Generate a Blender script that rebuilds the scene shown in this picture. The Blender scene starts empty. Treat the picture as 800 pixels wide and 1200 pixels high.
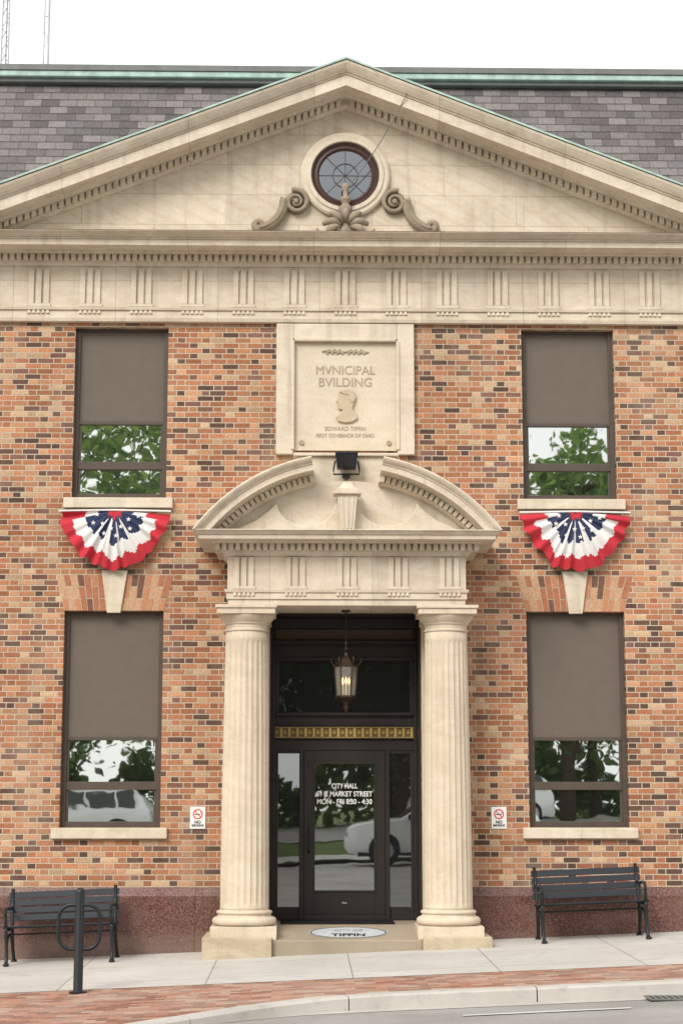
import bpy, bmesh, math, random
from mathutils import Vector, Matrix
random.seed(7)
sc = bpy.context.scene
sc.view_settings.view_transform='Standard'
sc.view_settings.look='None'
sc.view_settings.exposure=0
R=math.radians

# ------------------------------------------------------------------ materials
class M:
    def __init__(s,name,rough=0.8,spec=0.3,color=None,metal=0):
        s.m=bpy.data.materials.new(name); s.m.use_nodes=True
        s.t=s.m.node_tree; s.b=s.t.nodes['Principled BSDF']
        s.b.inputs['Roughness'].default_value=rough
        s.b.inputs['Specular IOR Level'].default_value=spec
        s.b.inputs['Metallic'].default_value=metal
        if color: s.b.inputs['Base Color'].default_value=(*color,1)
    def n(s,typ,**kw):
        nd=s.t.nodes.new(typ)
        for k,v in kw.items(): setattr(nd,k,v)
        return nd
    def set(s,inp,v):
        if isinstance(v,bpy.types.NodeSocket): s.t.links.new(v,inp)
        elif isinstance(v,tuple) and len(v)==3 and inp.type=='RGBA': inp.default_value=(*v,1)
        else: inp.default_value=v
    def math(s,op,a,b=None,c=None):
        nd=s.n('ShaderNodeMath',operation=op)
        s.set(nd.inputs[0],a)
        if b is not None: s.set(nd.inputs[1],b)
        if c is not None: s.set(nd.inputs[2],c)
        return nd.outputs[0]
    def pos(s):
        g=s.n('ShaderNodeNewGeometry'); return g.outputs['Position']
    def xyz(s,v):
        sp=s.n('ShaderNodeSeparateXYZ'); s.set(sp.inputs[0],v); return sp.outputs
    def comb(s,x,y,z=0.0):
        c=s.n('ShaderNodeCombineXYZ'); s.set(c.inputs[0],x); s.set(c.inputs[1],y); s.set(c.inputs[2],z); return c.outputs[0]
    def noise(s,vec,scale,detail=4,rough=0.55,dist=0):
        n=s.n('ShaderNodeTexNoise'); 
        if vec is not None: s.set(n.inputs['Vector'],vec)
        n.inputs['Scale'].default_value=scale; n.inputs['Detail'].default_value=min(detail,3)
        n.inputs['Roughness'].default_value=rough; n.inputs['Distortion'].default_value=dist
        return n.outputs['Fac']
    def scalev(s,v,x,y,z):
        m=s.n('ShaderNodeVectorMath',operation='MULTIPLY'); s.set(m.inputs[0],v); m.inputs[1].default_value=(x,y,z); return m.outputs[0]
    def ramp(s,fac,stops,interp='LINEAR'):
        r=s.n('ShaderNodeValToRGB'); r.color_ramp.interpolation=interp
        e=r.color_ramp.elements
        while len(e)<len(stops): e.new(0.5)
        for i,(p,c) in enumerate(stops):
            e[i].position=p
            e[i].color=(*c,1) if isinstance(c,tuple) else (c,c,c,1)
        s.set(r.inputs[0],fac); return r.outputs[0]
    def mix(s,fac,a,b,mode='MIX'):
        m=s.n('ShaderNodeMix',data_type='RGBA',blend_type=mode)
        s.set(m.inputs[0],fac); s.set(m.inputs[6],a); s.set(m.inputs[7],b); return m.outputs[2]
    def mapr(s,v,a,b,c=0.0,d=1.0):
        m=s.n('ShaderNodeMapRange'); s.set(m.inputs[0],v)
        for i,x in enumerate((a,b,c,d)): m.inputs[i+1].default_value=x
        return m.outputs[0]
    def bump(s,h,strength=0.3,dist=0.01):
        b=s.n('ShaderNodeBump'); b.inputs['Strength'].default_value=strength; b.inputs['Distance'].default_value=dist
        s.set(b.inputs['Height'],h); s.t.links.new(b.outputs[0],s.b.inputs['Normal'])
    def base(s,c): s.set(s.b.inputs['Base Color'],c)
    def bricks(s,a,b,period,rowh,split=None,m0=0.004,m1=0.0065,shift=0.5):
        """returns (random colour value, second random, mortar mask)"""
        row=s.math('FLOOR',s.math('DIVIDE',b,rowh))
        par=s.math('FLOORED_MODULO',row,2.0)
        u=s.math('ADD',s.math('DIVIDE',a,period),s.math('MULTIPLY',par,shift))
        fu=s.math('FRACT',u); fl=s.math('FLOOR',u)
        d=s.math('MINIMUM',fu,s.math('SUBTRACT',1.0,fu))
        idn=s.math('MULTIPLY',fl,2.0)
        if split:
            ish=s.math('GREATER_THAN',fu,split); idn=s.math('ADD',idn,ish)
            d=s.math('MINIMUM',d,s.math('ABSOLUTE',s.math('SUBTRACT',fu,split)))
        d=s.math('MULTIPLY',d,period)
        fz=s.math('FRACT',s.math('DIVIDE',b,rowh))
        dz=s.math('MULTIPLY',s.math('MINIMUM',fz,s.math('SUBTRACT',1.0,fz)),rowh)
        dm=s.math('MINIMUM',d,dz)
        mort=s.mapr(dm,m0,m1,1.0,0.0)
        w=s.n('ShaderNodeTexWhiteNoise',noise_dimensions='2D'); s.set(w.inputs['Vector'],s.comb(idn,row))
        sp=s.n('ShaderNodeSeparateColor'); s.set(sp.inputs[0],w.outputs['Color'])
        return w.outputs['Value'],sp.outputs[1],mort,fz

BR=[(0,(.12,.072,.055)),(.13,(.34,.14,.074)),(.31,(.43,.195,.103)),(.52,(.48,.255,.145)),(.69,(.50,.34,.21)),(.80,(.39,.165,.09)),(.89,(.20,.105,.08))]
def mk_brick():
    m=M('brick_wall_mat',0.9,0.15); p=m.pos()
    x,y,z=m.xyz(p)
    wob=m.math('MULTIPLY',m.math('SUBTRACT',m.noise(p,9.0,2),0.5),0.014)
    a=m.math('ADD',m.math('ADD',x,y),wob); b=m.math('ADD',z,m.math('MULTIPLY',wob,0.6))
    v,v2,mo,_=m.bricks(a,b,0.318,0.0705,0.66,0.0040,0.0078)
    c=m.ramp(v,BR,'CONSTANT')
    c=m.mix(0.55,c,m.ramp(v2,[(0,.58),(1,1.32)]),'MULTIPLY')
    blot=m.noise(p,45,3)
    c=m.mix(0.7,c,m.ramp(blot,[(.25,.5),(.75,1.38)]),'MULTIPLY')
    mc=m.mix(m.noise(p,2.5,3),(.43,.36,.27),(.56,.485,.375))
    c=m.mix(mo,c,mc)
    c=m.mix(m.mapr(m.noise(m.scalev(p,1,1,.5),1.4,3),.5,.8,0,.30),c,(.52,.43,.33))
    c=m.mix(m.mapr(m.noise(m.scalev(p,5,5,.8),1.0,3),.6,.8,0,.28),c,(.16,.10,.07))
    c=m.mix(0.6,c,m.ramp(m.noise(p,0.6,3),[(.3,.76),(.7,1.13)]),'MULTIPLY')
    m.base(c)
    h=m.math('ADD',m.math('SUBTRACT',1.0,mo),m.math('MULTIPLY',blot,0.4))
    m.bump(h,0.6,0.008); return m.m
def mk_jack():
    m=M('jack_arch_brick_mat',0.9,0.15); g=m.n('ShaderNodeNewGeometry')
    c=m.ramp(g.outputs['Random Per Island'],[(0,(.17,.09,.065)),(.16,(.37,.155,.085)),(.45,(.45,.215,.12)),(.8,(.49,.30,.18))],'CONSTANT')
    c=m.mix(0.6,c,m.ramp(m.noise(g.outputs['Position'],45,3),[(.25,.5),(.75,1.35)]),'MULTIPLY')
    m.base(c); return m.m
def mk_stone(name,c0,c1,joints=None,streak=True,veins=0.0,band=2.5):
    m=M(name,0.85,0.2); p=m.pos()
    vein=m.noise(m.scalev(p,1.2,1.2,band),1.6,3,0.6,1.2)
    c=m.mix(m.mapr(vein,.3,.7),c0,c1)
    c=m.mix(0.5,c,m.ramp(m.noise(p,1.3,3),[(.3,.82),(.7,1.07)]),'MULTIPLY')
    nz=m.noise(p,45,3)
    c=m.mix(0.35,c,m.ramp(nz,[(.3,.78),(.7,1.12)]),'MULTIPLY')
    if veins:
        wv=m.n('ShaderNodeTexWave'); wv.inputs['Scale'].default_value=1.6; wv.inputs['Distortion'].default_value=7; wv.inputs['Detail'].default_value=2; wv.inputs['Detail Scale'].default_value=.8
        rt=m.n('ShaderNodeVectorRotate',rotation_type='Y_AXIS'); m.set(rt.inputs['Vector'],p); rt.inputs['Angle'].default_value=R(62)
        m.set(wv.inputs['Vector'],m.scalev(rt.outputs[0],1.0,1.0,.3))
        c=m.mix(m.mapr(wv.outputs['Fac'],.72,1.0,0,veins),c,(.50,.36,.22))
    if streak:
        c=m.mix(m.mapr(m.noise(m.scalev(p,9,9,.7),1.0,3),.52,.78,0,.38),c,(.27,.235,.185))
        c=m.mix(m.mapr(m.noise(p,2.7,3,.7),.56,.74,0,.26),c,(.34,.27,.185))
    h=nz
    if joints:
        x,y,z=m.xyz(p)
        v,v2,mo,_=m.bricks(m.math('ADD',x,joints[2]),m.math('ADD',z,joints[3]),joints[0],joints[1],None,0.002,0.006,joints[4])
        c=m.mix(0.4,c,m.ramp(v,[(0,.82),(1,1.12)]),'MULTIPLY')
        c=m.mix(m.math('MULTIPLY',mo,.5),c,(.22,.18,.13))
        h=m.math('SUBTRACT',h,m.math('MULTIPLY',mo,3.0))
    m.base(c); m.bump(h,0.25,0.004); return m.m
def mk_slate():
    m=M('slate_mat',0.7,0.25); p=m.pos(); x,y,z=m.xyz(p)
    wob=m.math('MULTIPLY',m.math('SUBTRACT',m.noise(p,7.0,2),0.5),0.02)
    v,v2,mo,fz=m.bricks(m.math('ADD',x,wob),m.math('ADD',z,m.math('MULTIPLY',wob,.5)),0.25,0.125,None,0.002,0.006)
    c=m.ramp(v,[(0,(.088,.077,.078)),(.3,(.125,.111,.112)),(.6,(.162,.143,.143)),(.85,(.20,.176,.173)),(1,(.118,.114,.118))])
    c=m.mix(0.5,c,m.ramp(m.noise(p,25,3),[(.3,.65),(.7,1.3)]),'MULTIPLY')
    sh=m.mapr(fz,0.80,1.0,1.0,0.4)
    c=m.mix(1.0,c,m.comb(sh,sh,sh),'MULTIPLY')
    c=m.mix(m.math('MULTIPLY',mo,.8),c,(.03,.028,.03))
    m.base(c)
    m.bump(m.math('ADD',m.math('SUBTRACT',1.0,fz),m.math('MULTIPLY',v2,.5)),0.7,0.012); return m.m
def mk_paver():
    m=M('paver_mat',0.85,0.2); p=m.pos(); x,y,z=m.xyz(p)
    wob=m.math('MULTIPLY',m.math('SUBTRACT',m.noise(p,5.0,2),0.5),0.015)
    v,v2,mo,_=m.bricks(m.math('ADD',x,wob),m.math('ADD',y,wob),0.205,0.103,None,0.003,0.006)
    c=m.ramp(v,[(0,(.24,.11,.075)),(.3,(.34,.155,.105)),(.55,(.40,.205,.14)),(.8,(.41,.28,.205)),(.93,(.28,.21,.175))],'CONSTANT')
    c=m.mix(0.5,c,m.ramp(m.noise(p,30,3),[(.3,.65),(.7,1.25)]),'MULTIPLY')
    c=m.mix(mo,c,(.26,.22,.18))
    c=m.mix(m.mapr(m.noise(p,1.3,3),.4,.75,0,.45),c,(.42,.365,.31))
    m.base(c); m.bump(m.math('SUBTRACT',m.noise(p,40,3),mo),0.5,0.006); return m.m
def mk_concrete(name,c0,c1,joint=None):
    m=M(name,0.85,0.25); p=m.pos(); x,y,z=m.xyz(p)
    c=m.mix(m.mapr(m.noise(p,1.1,3,.6),.3,.7),c0,c1)
    c=m.mix(0.35,c,m.ramp(m.noise(p,120,3),[(.3,.7),(.7,1.2)]),'MULTIPLY')
    c=m.mix(m.mapr(m.noise(p,4.5,3,.65),.56,.72,0,.35),c,tuple(k*.5 for k in c0))
    if joint:
        v,v2,mo,_=m.bricks(x,m.math('ADD',y,.02),joint,joint*1.0,None,0.004,0.010,0.0)
        c=m.mix(m.math('MULTIPLY',mo,.65),c,(.11,.10,.08))
        c=m.mix(0.25,c,m.ramp(v,[(0,.8),(1,1.15)]),'MULTIPLY')
    m.base(c); m.bump(m.noise(p,150,3),0.2,0.003); return m.m
def mk_asphalt():
    m=M('asphalt_mat',0.9,0.25); p=m.pos()
    c=m.mix(m.mapr(m.noise(p,.8,3),.3,.7),(.25,.24,.23),(.34,.33,.315))
    c=m.mix(0.7,c,m.ramp(m.noise(p,110,3),[(.3,.5),(.7,1.5)]),'MULTIPLY')
    m.base(c); m.bump(m.noise(p,160,3),0.5,0.006); return m.m
def mk_granite():
    m=M('granite_mat',0.38,0.4); p=m.pos(); x,y,z=m.xyz(p)
    vo=m.n('ShaderNodeTexVoronoi'); vo.inputs['Scale'].default_value=85; m.set(vo.inputs['Vector'],p)
    sp=m.n('ShaderNodeSeparateColor'); m.set(sp.inputs[0],vo.outputs['Color'])
    c=m.ramp(sp.outputs[0],[(0,(.03,.017,.015)),(.3,(.095,.040,.033)),(.7,(.155,.067,.053)),(1,(.23,.12,.10))])
    c=m.mix(m.mapr(m.noise(m.scalev(p,1,1,1.5),2.0,3,.65),.45,.75,0,.5),c,(.20,.125,.10))
    c=m.mix(m.mapr(m.math('ADD',z,m.math('MULTIPLY',m.noise(p,3,3),.3)),.18,.45,.5,0),c,(.22,.165,.135))
    v,v2,mo,_=m.bricks(m.math('ADD',x,.3),m.math('ADD',z,3.0),1.55,6.0,None,0.002,0.005,0.0)
    c=m.mix(m.math('MULTIPLY',mo,.8),c,(.03,.025,.02))
    m.base(c); m.set(m.b.inputs['Roughness'],m.mapr(m.noise(p,3,3),.3,.7,.28,.55)); return m.m
def mk_paint(name,c,rough=.5,spec=.4,var=.25,metal=0):
    m=M(name,rough,spec,metal=metal); p=m.pos()
    m.base(m.mix(var,c,m.ramp(m.noise(p,6,3,.65),[(.3,.6),(.7,1.35)]),'MULTIPLY'))
    return m.m
def mk_glass(name,fac,dark=(.012,.014,.014),wav=0.25):
    m=M(name,.3,.2,dark)
    g=m.n('ShaderNodeBsdfGlossy'); g.inputs['Roughness'].default_value=0.012; g.inputs['Color'].default_value=(.92,.96,.94,1)
    mx=m.n('ShaderNodeMixShader'); out=m.t.nodes['Material Output']
    fr=m.n('ShaderNodeFresnel'); fr.inputs['IOR'].default_value=1.5
    m.set(mx.inputs[0],m.math('ADD',fac,m.math('MULTIPLY',fr.outputs[0],.6)))
    m.t.links.new(m.b.outputs[0],mx.inputs[1]); m.t.links.new(g.outputs[0],mx.inputs[2]); m.t.links.new(mx.outputs[0],out.inputs[0])
    b=m.n('ShaderNodeBump'); b.inputs['Strength'].default_value=wav; b.inputs['Distance'].default_value=0.004
    m.set(b.inputs['Height'],m.noise(m.pos(),1.8,2)); m.t.links.new(b.outputs[0],g.inputs['Normal'])
    return m.m
def mk_clear(name):
    m=M(name,.05,.5,(.9,.85,.7))
    t=m.n('ShaderNodeBsdfTransparent'); mx=m.n('ShaderNodeMixShader'); mx.inputs[0].default_value=.15
    m.t.links.new(t.outputs[0],mx.inputs[1]); m.t.links.new(m.b.outputs[0],mx.inputs[2]); m.t.links.new(mx.outputs[0],m.t.nodes['Material Output'].inputs[0]); return m.m
def mk_emit(name,c,s):
    m=M(name,.5,.2,c); m.b.inputs['Emission Color'].default_value=(*c,1); m.b.inputs['Emission Strength'].default_value=s; return m.m
def mk_leaf(name,a,b):
    m=M(name,.6,.3); g=m.n('ShaderNodeNewGeometry')
    c=m.ramp(g.outputs['Random Per Island'],[(0,a),(1,b)])
    m.base(c)
    t=m.n('ShaderNodeBsdfTranslucent'); m.set(t.inputs['Color'],m.mix(1.0,c,(1.5,1.55,1.0),'MULTIPLY'))
    mx=m.n('ShaderNodeMixShader'); mx.inputs[0].default_value=.55
    m.t.links.new(m.b.outputs[0],mx.inputs[1]); m.t.links.new(t.outputs[0],mx.inputs[2]); m.t.links.new(mx.outputs[0],m.t.nodes['Material Output'].inputs[0])
    return m.m
def mk_cloth(name,c):
    m=M(name,.9,.1); p=m.pos()
    m.base(m.mix(.3,c,m.ramp(m.noise(p,25,3),[(.3,.8),(.7,1.15)]),'MULTIPLY'))
    return m.m

brickM=mk_brick(); jackM=mk_jack()
SC0,SC1=(.57,.485,.375),(.665,.595,.485)
stoneM=mk_stone('sandstone_mat',SC0,SC1)
stoneC=mk_stone('sandstone_cornice_mat',SC0,SC1,(1.62,90.0,.41,20.,0.0))
stoneJ=mk_stone('sandstone_block_mat',SC0,SC1,(1.9,.415,.6,.27,.5),veins=.26)
stoneF=mk_stone('sandstone_frieze_mat',SC0,SC1,(1.324,9.0,.331,.5,0.0),veins=.12)
colM=mk_stone('sandstone_column_mat',(.57,.48,.36),(.65,.565,.445))
plaqM=mk_stone('sandstone_plaque_mat',(.57,.49,.375),(.63,.555,.44),None,False)
plaqD=mk_stone('sandstone_lettering_mat',(.35,.285,.20),(.40,.33,.24),None,False)
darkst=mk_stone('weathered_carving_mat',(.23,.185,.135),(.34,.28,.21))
slateM=mk_slate(); paverM=mk_paver()
walkM=mk_concrete('sidewalk_mat',(.46,.44,.41),(.54,.52,.49),1.52)
curbM=mk_concrete('curb_mat',(.40,.375,.345),(.50,.475,.44))
flashM=mk_concrete('cornice_top_mat',(.42,.38,.32),(.52,.48,.42))
stepM=mk_concrete('step_stone_mat',(.28,.23,.17),(.38,.32,.24))
asphM=mk_asphalt(); granM=mk_granite()
frameM=mk_paint('bronze_frame_mat',(.085,.066,.053),.45,.3,.2)
shadeM=mk_paint('window_shade_mat',(.135,.112,.092),.7,.2,.12)
doorM=mk_paint('dark_door_mat',(.024,.018,.016),.4,.4,.3)
copM=mk_paint('copper_verdigris_mat',(.36,.48,.43),.7,.2,.6)
leadM=mk_paint('grey_ridge_metal_mat',(.15,.155,.15),.6,.3,.4)
blackM=mk_paint('black_metal_mat',(.014,.018,.022),.42,.35,.3)
goldM=mk_paint('gold_band_mat',(.42,.30,.09),.45,.5,.5)
whiteM=mk_paint('white_paint_mat',(.78,.78,.76),.5,.4,.06)
redM=mk_paint('red_paint_mat',(.65,.04,.04),.5,.4,.1)
galvM=mk_paint('galvanised_mat',(.42,.43,.44),.5,.5,.3,0.3)
bronzeM=mk_paint('lantern_bronze_mat',(.05,.032,.02),.4,.5,.4,.5)
glassW=mk_glass('window_glass_mat',.60); glassD=mk_glass('door_glass_mat',.38,(.010,.009,.009),.12)
glassT=mk_glass('transom_glass_mat',.015,(.008,.008,.008),.2)
glassO=mk_glass('oculus_glass_mat',.12,(.03,.042,.065),.8)
oculM=mk_paint('oculus_frame_mat',(.06,.03,.025),.5,.3,.3)
clearM=mk_clear('lantern_glass_mat'); bulbM=mk_emit('bulb_mat',(1,.62,.28),1.8)
matM=mk_paint('rubber_mat_mat',(.02,.02,.02),.9,.1,.3)
mortM=mk_paint('mortar_mat',(.50,.43,.33),.9,.1,.2)

# ------------------------------------------------------------------ geometry helpers
def empty(name,loc=(0,0,0)):
    o=bpy.data.objects.new(name,None); sc.collection.objects.link(o); o.location=loc; return o
class B:
    def __init__(s): s.v=[]; s.f=[]; s.mi=[]; s.cur=0
    def add(s,vs,fs):
        o=len(s.v); s.v+= [tuple(v) for v in vs]
        for f in fs: s.f.append([o+i for i in f]); s.mi.append(s.cur)
    def box(s,x0,x1,y0,y1,z0,z1): s.frus(z0,z1,x0,x1,y0,y1,x0,x1,y0,y1)
    def frus(s,z0,z1,a0,a1,b0,b1,c0,c1,d0,d1):
        s.add([(a0,b0,z0),(a1,b0,z0),(a1,b1,z0),(a0,b1,z0),(c0,d0,z1),(c1,d0,z1),(c1,d1,z1),(c0,d1,z1)],
              [(0,3,2,1),(4,5,6,7),(0,1,5,4),(1,2,6,5),(2,3,7,6),(3,0,4,7)])
    def layer(s,z0,z1,hw,e0,e1,yf,yb):
        s.frus(z0,z1,-hw-e0,hw+e0,yf-e0,yb,-hw-e1,hw+e1,yf-e1,yb)
    def prism(s,pts,y0,y1):
        n=len(pts)
        s.add([(x,y0,z) for x,z in pts]+[(x,y1,z) for x,z in pts],
              [list(range(n)),list(range(2*n-1,n-1,-1))]+[(i,i+n,(i+1)%n+n,(i+1)%n) for i in range(n)])
    def prism_x(s,pts,x0,x1):
        n=len(pts)
        s.add([(x0,y,z) for y,z in pts]+[(x1,y,z) for y,z in pts],
              [list(range(n)),list(range(2*n-1,n-1,-1))]+[(i,i+n,(i+1)%n+n,(i+1)%n) for i in range(n)])
    def sweep(s,path,prof,closed=True,zmin=None):
        n=len(prof); vs=[]; fs=[]
        for (x,z,nx,nz) in path:
            for (y,d) in prof:
                zz=z+nz*d
                if zmin is not None: zz=max(zz,zmin)
                vs.append((x+nx*d,y,zz))
        for i in range(len(path)-1):
            for j in range(n if closed else n-1):
                k=(j+1)%n
                fs.append((i*n+j,i*n+k,(i+1)*n+k,(i+1)*n+j))
        if closed: fs+= [list(range(n)),list(range(len(path)*n-1,(len(path)-1)*n-1,-1))]
        s.add(vs,fs)
    def lathe(s,prof,cx,cy,seg=32,rf=None):
        vs=[];fs=[];n=len(prof)
        for i,(r,z) in enumerate(prof):
            for k in range(seg):
                a=2*math.pi*k/seg; rr=r if rf is None else rf(r,z,a)
                vs.append((cx+rr*math.cos(a),cy+rr*math.sin(a),z))
        for i in range(n-1):
            for k in range(seg):
                k2=(k+1)%seg
                fs.append((i*seg+k,i*seg+k2,(i+1)*seg+k2,(i+1)*seg+k))
        fs.append(list(range(seg-1,-1,-1))); fs.append([(n-1)*seg+k for k in range(seg)])
        s.add(vs,fs)
    def ring(s,prof,cx,cz,seg=64):
        vs=[];fs=[];n=len(prof)
        for k in range(seg):
            a=2*math.pi*k/seg
            for (r,y) in prof: vs.append((cx+r*math.cos(a),y,cz+r*math.sin(a)))
        for k in range(seg):
            k2=(k+1)%seg
            for j in range(n):
                j2=(j+1)%n; fs.append((k*n+j,k*n+j2,k2*n+j2,k2*n+j))
        s.add(vs,fs)
    def disc(s,cx,y,cz,r,seg=48):
        s.add([(cx+r*math.cos(2*math.pi*k/seg),y,cz+r*math.sin(2*math.pi*k/seg)) for k in range(seg)],[list(range(seg))])
    def tube(s,pts,r,seg=8,close=False,taper=None):
        pts=[Vector(p) for p in pts]; n=len(pts); vs=[];fs=[]; up=None
        for i,p in enumerate(pts):
            if close: t=(pts[(i+1)%n]-pts[i-1]).normalized()
            else: t=(pts[min(i+1,n-1)]-pts[max(i-1,0)]).normalized()
            if up is None:
                up=Vector((0,0,1)) if abs(t.z)<.9 else Vector((0,1,0))
            a=(up-t*up.dot(t)).normalized(); up=a; b=t.cross(a)
            rr=r if taper is None else r*taper(i/(n-1))
            for k in range(seg):
                an=2*math.pi*k/seg; vs.append(p+a*math.cos(an)*rr+b*math.sin(an)*rr)
        for i in range(n if close else n-1):
            i2=(i+1)%n
            for k in range(seg):
                k2=(k+1)%seg; fs.append((i*seg+k,i*seg+k2,i2*seg+k2,i2*seg+k))
        if not close: fs+=[list(range(seg-1,-1,-1)),[(n-1)*seg+k for k in range(seg)]]
        s.add(vs,fs)
    def done(s,name,mats,parent=None,bevel=0,smooth=False,loc=None,rot=None,seg=2):
        me=bpy.data.meshes.new(name); me.from_pydata(s.v,[],s.f)
        if not isinstance(mats,(list,tuple)): mats=[mats]
        for m in mats: me.materials.append(m)
        me.polygons.foreach_set('material_index',s.mi)
        bm=bmesh.new(); bm.from_mesh(me); bmesh.ops.recalc_face_normals(bm,faces=bm.faces); bm.to_mesh(me); bm.free()
        if smooth:
            me.polygons.foreach_set('use_smooth',[True]*len(me.polygons))
            if smooth!='all': me.set_sharp_from_angle(angle=R(38))
        o=bpy.data.objects.new(name,me); sc.collection.objects.link(o)
        if parent: o.parent=parent
        if loc: o.location=loc
        if rot: o.rotation_euler=rot
        if bevel:
            md=o.modifiers.new('bevel','BEVEL'); md.width=bevel; md.segments=seg; md.limit_method='ANGLE'; md.angle_limit=R(40)
        return o
def text(name,s,size,loc,mat,parent,ext=.004,width=None,rot=(R(90),0,0),bold=0,spacing=1.0):
    c=bpy.data.curves.new(name,'FONT'); c.body=s; c.size=size; c.align_x='CENTER'; c.align_y='CENTER'; c.extrude=ext; c.offset=bold
    c.space_character=spacing
    c.materials.append(mat); o=bpy.data.objects.new(name,c); sc.collection.objects.link(o); o.location=loc; o.rotation_euler=rot
    if width:
        bpy.context.view_layer.update(); o.scale.x=width/max(o.dimensions.x,1e-3)
    if parent: o.parent=parent
    return o

bld=empty('municipal_building')
# ------------------------------------------------------------------ walls
WX=5.05; WTOP=7.96
def wall(name,y,depth,x0,x1,z0,z1,holes,mat,parent):
    xs=sorted(set([x0,x1]+[h[0] for h in holes]+[h[1] for h in holes]))
    zs=sorted(set([z0,z1]+[h[2] for h in holes]+[h[3] for h in holes]))
    b=B()
    for i in range(len(xs)-1):
        for j in range(len(zs)-1):
            cx=(xs[i]+xs[i+1])/2; cz=(zs[j]+zs[j+1])/2
            if any(h[0]<cx<h[1] and h[2]<cz<h[3] for h in holes): continue
            b.add([(xs[i],y,zs[j]),(xs[i+1],y,zs[j]),(xs[i+1],y,zs[j+1]),(xs[i],y,zs[j+1])],[(0,1,2,3)])
    for h in holes:
        a,c,d,e=h
        b.add([(a,y,d),(a,y+depth,d),(a,y+depth,e),(a,y,e)],[(0,1,2,3)])
        b.add([(c,y,d),(c,y+depth,d),(c,y+depth,e),(c,y,e)],[(3,2,1,0)])
        b.add([(a,y,e),(a,y+depth,e),(c,y+depth,e),(c,y,e)],[(0,1,2,3)])
        b.add([(a,y,d),(a,y+depth,d),(c,y+depth,d),(c,y,d)],[(3,2,1,0)])
    return b.done(name,mat,parent)
LW=(2.295,3.545,1.49,4.19); UW=(2.29,3.495,5.635,7.89)
holes=[]
for s in (-1,1):
    for w in (LW,UW):
        a,c=sorted((s*w[0],s*w[1])); holes.append((a,c,w[2],w[3]))
holes.append((-.95,.95,-.3,4.165))
wall('front_brick_wall',0,.30,-WX,WX,-.3,WTOP,holes,brickM,bld)
b=B(); 
for s in (-1,1):
    b.add([(s*WX,0,-.6),(s*WX,.35,-.6),(s*WX,.35,WTOP),(s*WX,0,WTOP)],[(0,1,2,3)])
b.done('wall_returns',brickM,bld)
for s in (-1,1):
    hs=[]
    for w in (LW,UW):
        a,c=sorted((s*(w[0]+4.6),s*(w[1]+4.6))); hs.append((a,c,w[2],w[3]))
    x0,x1=sorted((s*WX,s*13))
    wall('wing_brick_wall',.35,.30,x0,x1,-.8,WTOP,hs,brickM,bld)
b=B(); b.box(-13,-12.99,.36,14,-.8,9); b.box(12.99,13,.36,14,-.8,9); b.box(-13,13,13.9,14,-.8,9); b.done('side_and_rear_walls',brickM,bld)
b=B(); b.box(-12.9,12.9,.9,.95,-.3,9.0); b.done('interior_backing',doorM,bld)

b=B()
for x0,x1 in ((-WX-.06,-1.52),(1.52,WX+.06)):
    b.prism_x([(-.055,-.7),(-.055,.66),(-.002,.765),(.0,.765),(.0,-.7)],x0,x1)
for x0,x1 in ((-13,-WX-.062),(WX+.062,13)):
    b.prism_x([(.295,-.9),(.295,.66),(.348,.765),(.35,.765),(.35,-.9)],x0,x1)
b.done('granite_base',granM,bld,bevel=.006)

# ------------------------------------------------------------------ windows
def window(x0,x1,z0,z1,sh,bar0,bar1,y,key=True,sillx=.09):
    b=B(); f=.06; yf=y+.10
    b.box(x0,x0+f,yf,yf+.09,z0,z1); b.box(x1-f,x1,yf,yf+.09,z0,z1)
    b.box(x0+f,x1-f,yf,yf+.09,z1-.035,z1); b.box(x0+f,x1-f,yf,yf+.09,z0,z0+.075)
    b.box(x0+f,x1-f,yf+.012,yf+.088,sh-.03,sh+.015)
    b.box(x0+f,x1-f,yf+.006,yf+.088,bar0,bar1)
    g=.03
    for (za,zb) in ((z0+.075,bar0),(bar1,sh-.03)):
        b.box(x0+f,x0+f+g,yf+.025,yf+.08,za,zb); b.box(x1-f-g,x1-f,yf+.025,yf+.08,za,zb)
    b.done('window_frame',frameM,bld,bevel=.004)
    b=B(); b.box(x0+f,x1-f,yf+.035,yf+.06,sh+.015,z1-.035); b.done('window_shade',shadeM,bld)
    b=B(); b.box(x0+f+.01,x1-f-.01,yf+.05,yf+.058,z0+.07,sh-.02); b.done('window_pane',glassW,bld)
    b=B(); b.box(x0-sillx,x1+sillx,y-.075,y+.12,z0-.135,z0-.001); 
    b.done('window_sill',stoneM,bld,bevel=.01)
def jack(x0,x1,z0,y):
    xc=(x0+x1)/2; h=.455; n=17; b=B(); hb=(x1-x0)/2; ht=hb+.115
    b.cur=1; b.prism([(xc-hb,z0+.001),(xc+hb,z0+.001),(xc+ht,z0+h),(xc-ht,z0+h)],y-.003,y+.02); b.cur=0
    for i in range(n):
        a0=(-hb+2*hb*i/n); a1=(-hb+2*hb*(i+1)/n)
        t0=-ht+2*ht*i/n; t1=-ht+2*ht*(i+1)/n; g=.005
        segs=[(0,.66),(.66,1)] if i%2 else [(0,.33),(.33,1)]
        for p,q in segs:
            P=lambda k,lo,hi: lo+(hi-lo)*k
            gp=.010 if p>0 else 0
            b.prism([(xc+P(p,a0,t0)+g,z0+.003+h*p+gp),(xc+P(p,a1,t1)-g,z0+.003+h*p+gp),(xc+P(q,a1,t1)-g,z0+h*q),(xc+P(q,a0,t0)+g,z0+h*q)],y-.008,y)
    b.done('jack_arch_bricks',[jackM,mortM],bld)
    b=B(); b.prism([(xc-.085,z0-.03),(xc+.085,z0-.03),(xc+.165,z0+h+.06),(xc-.165,z0+h+.06)],y-.045,y-.003); b.done('keystone',stoneM,bld,bevel=.008)
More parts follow.
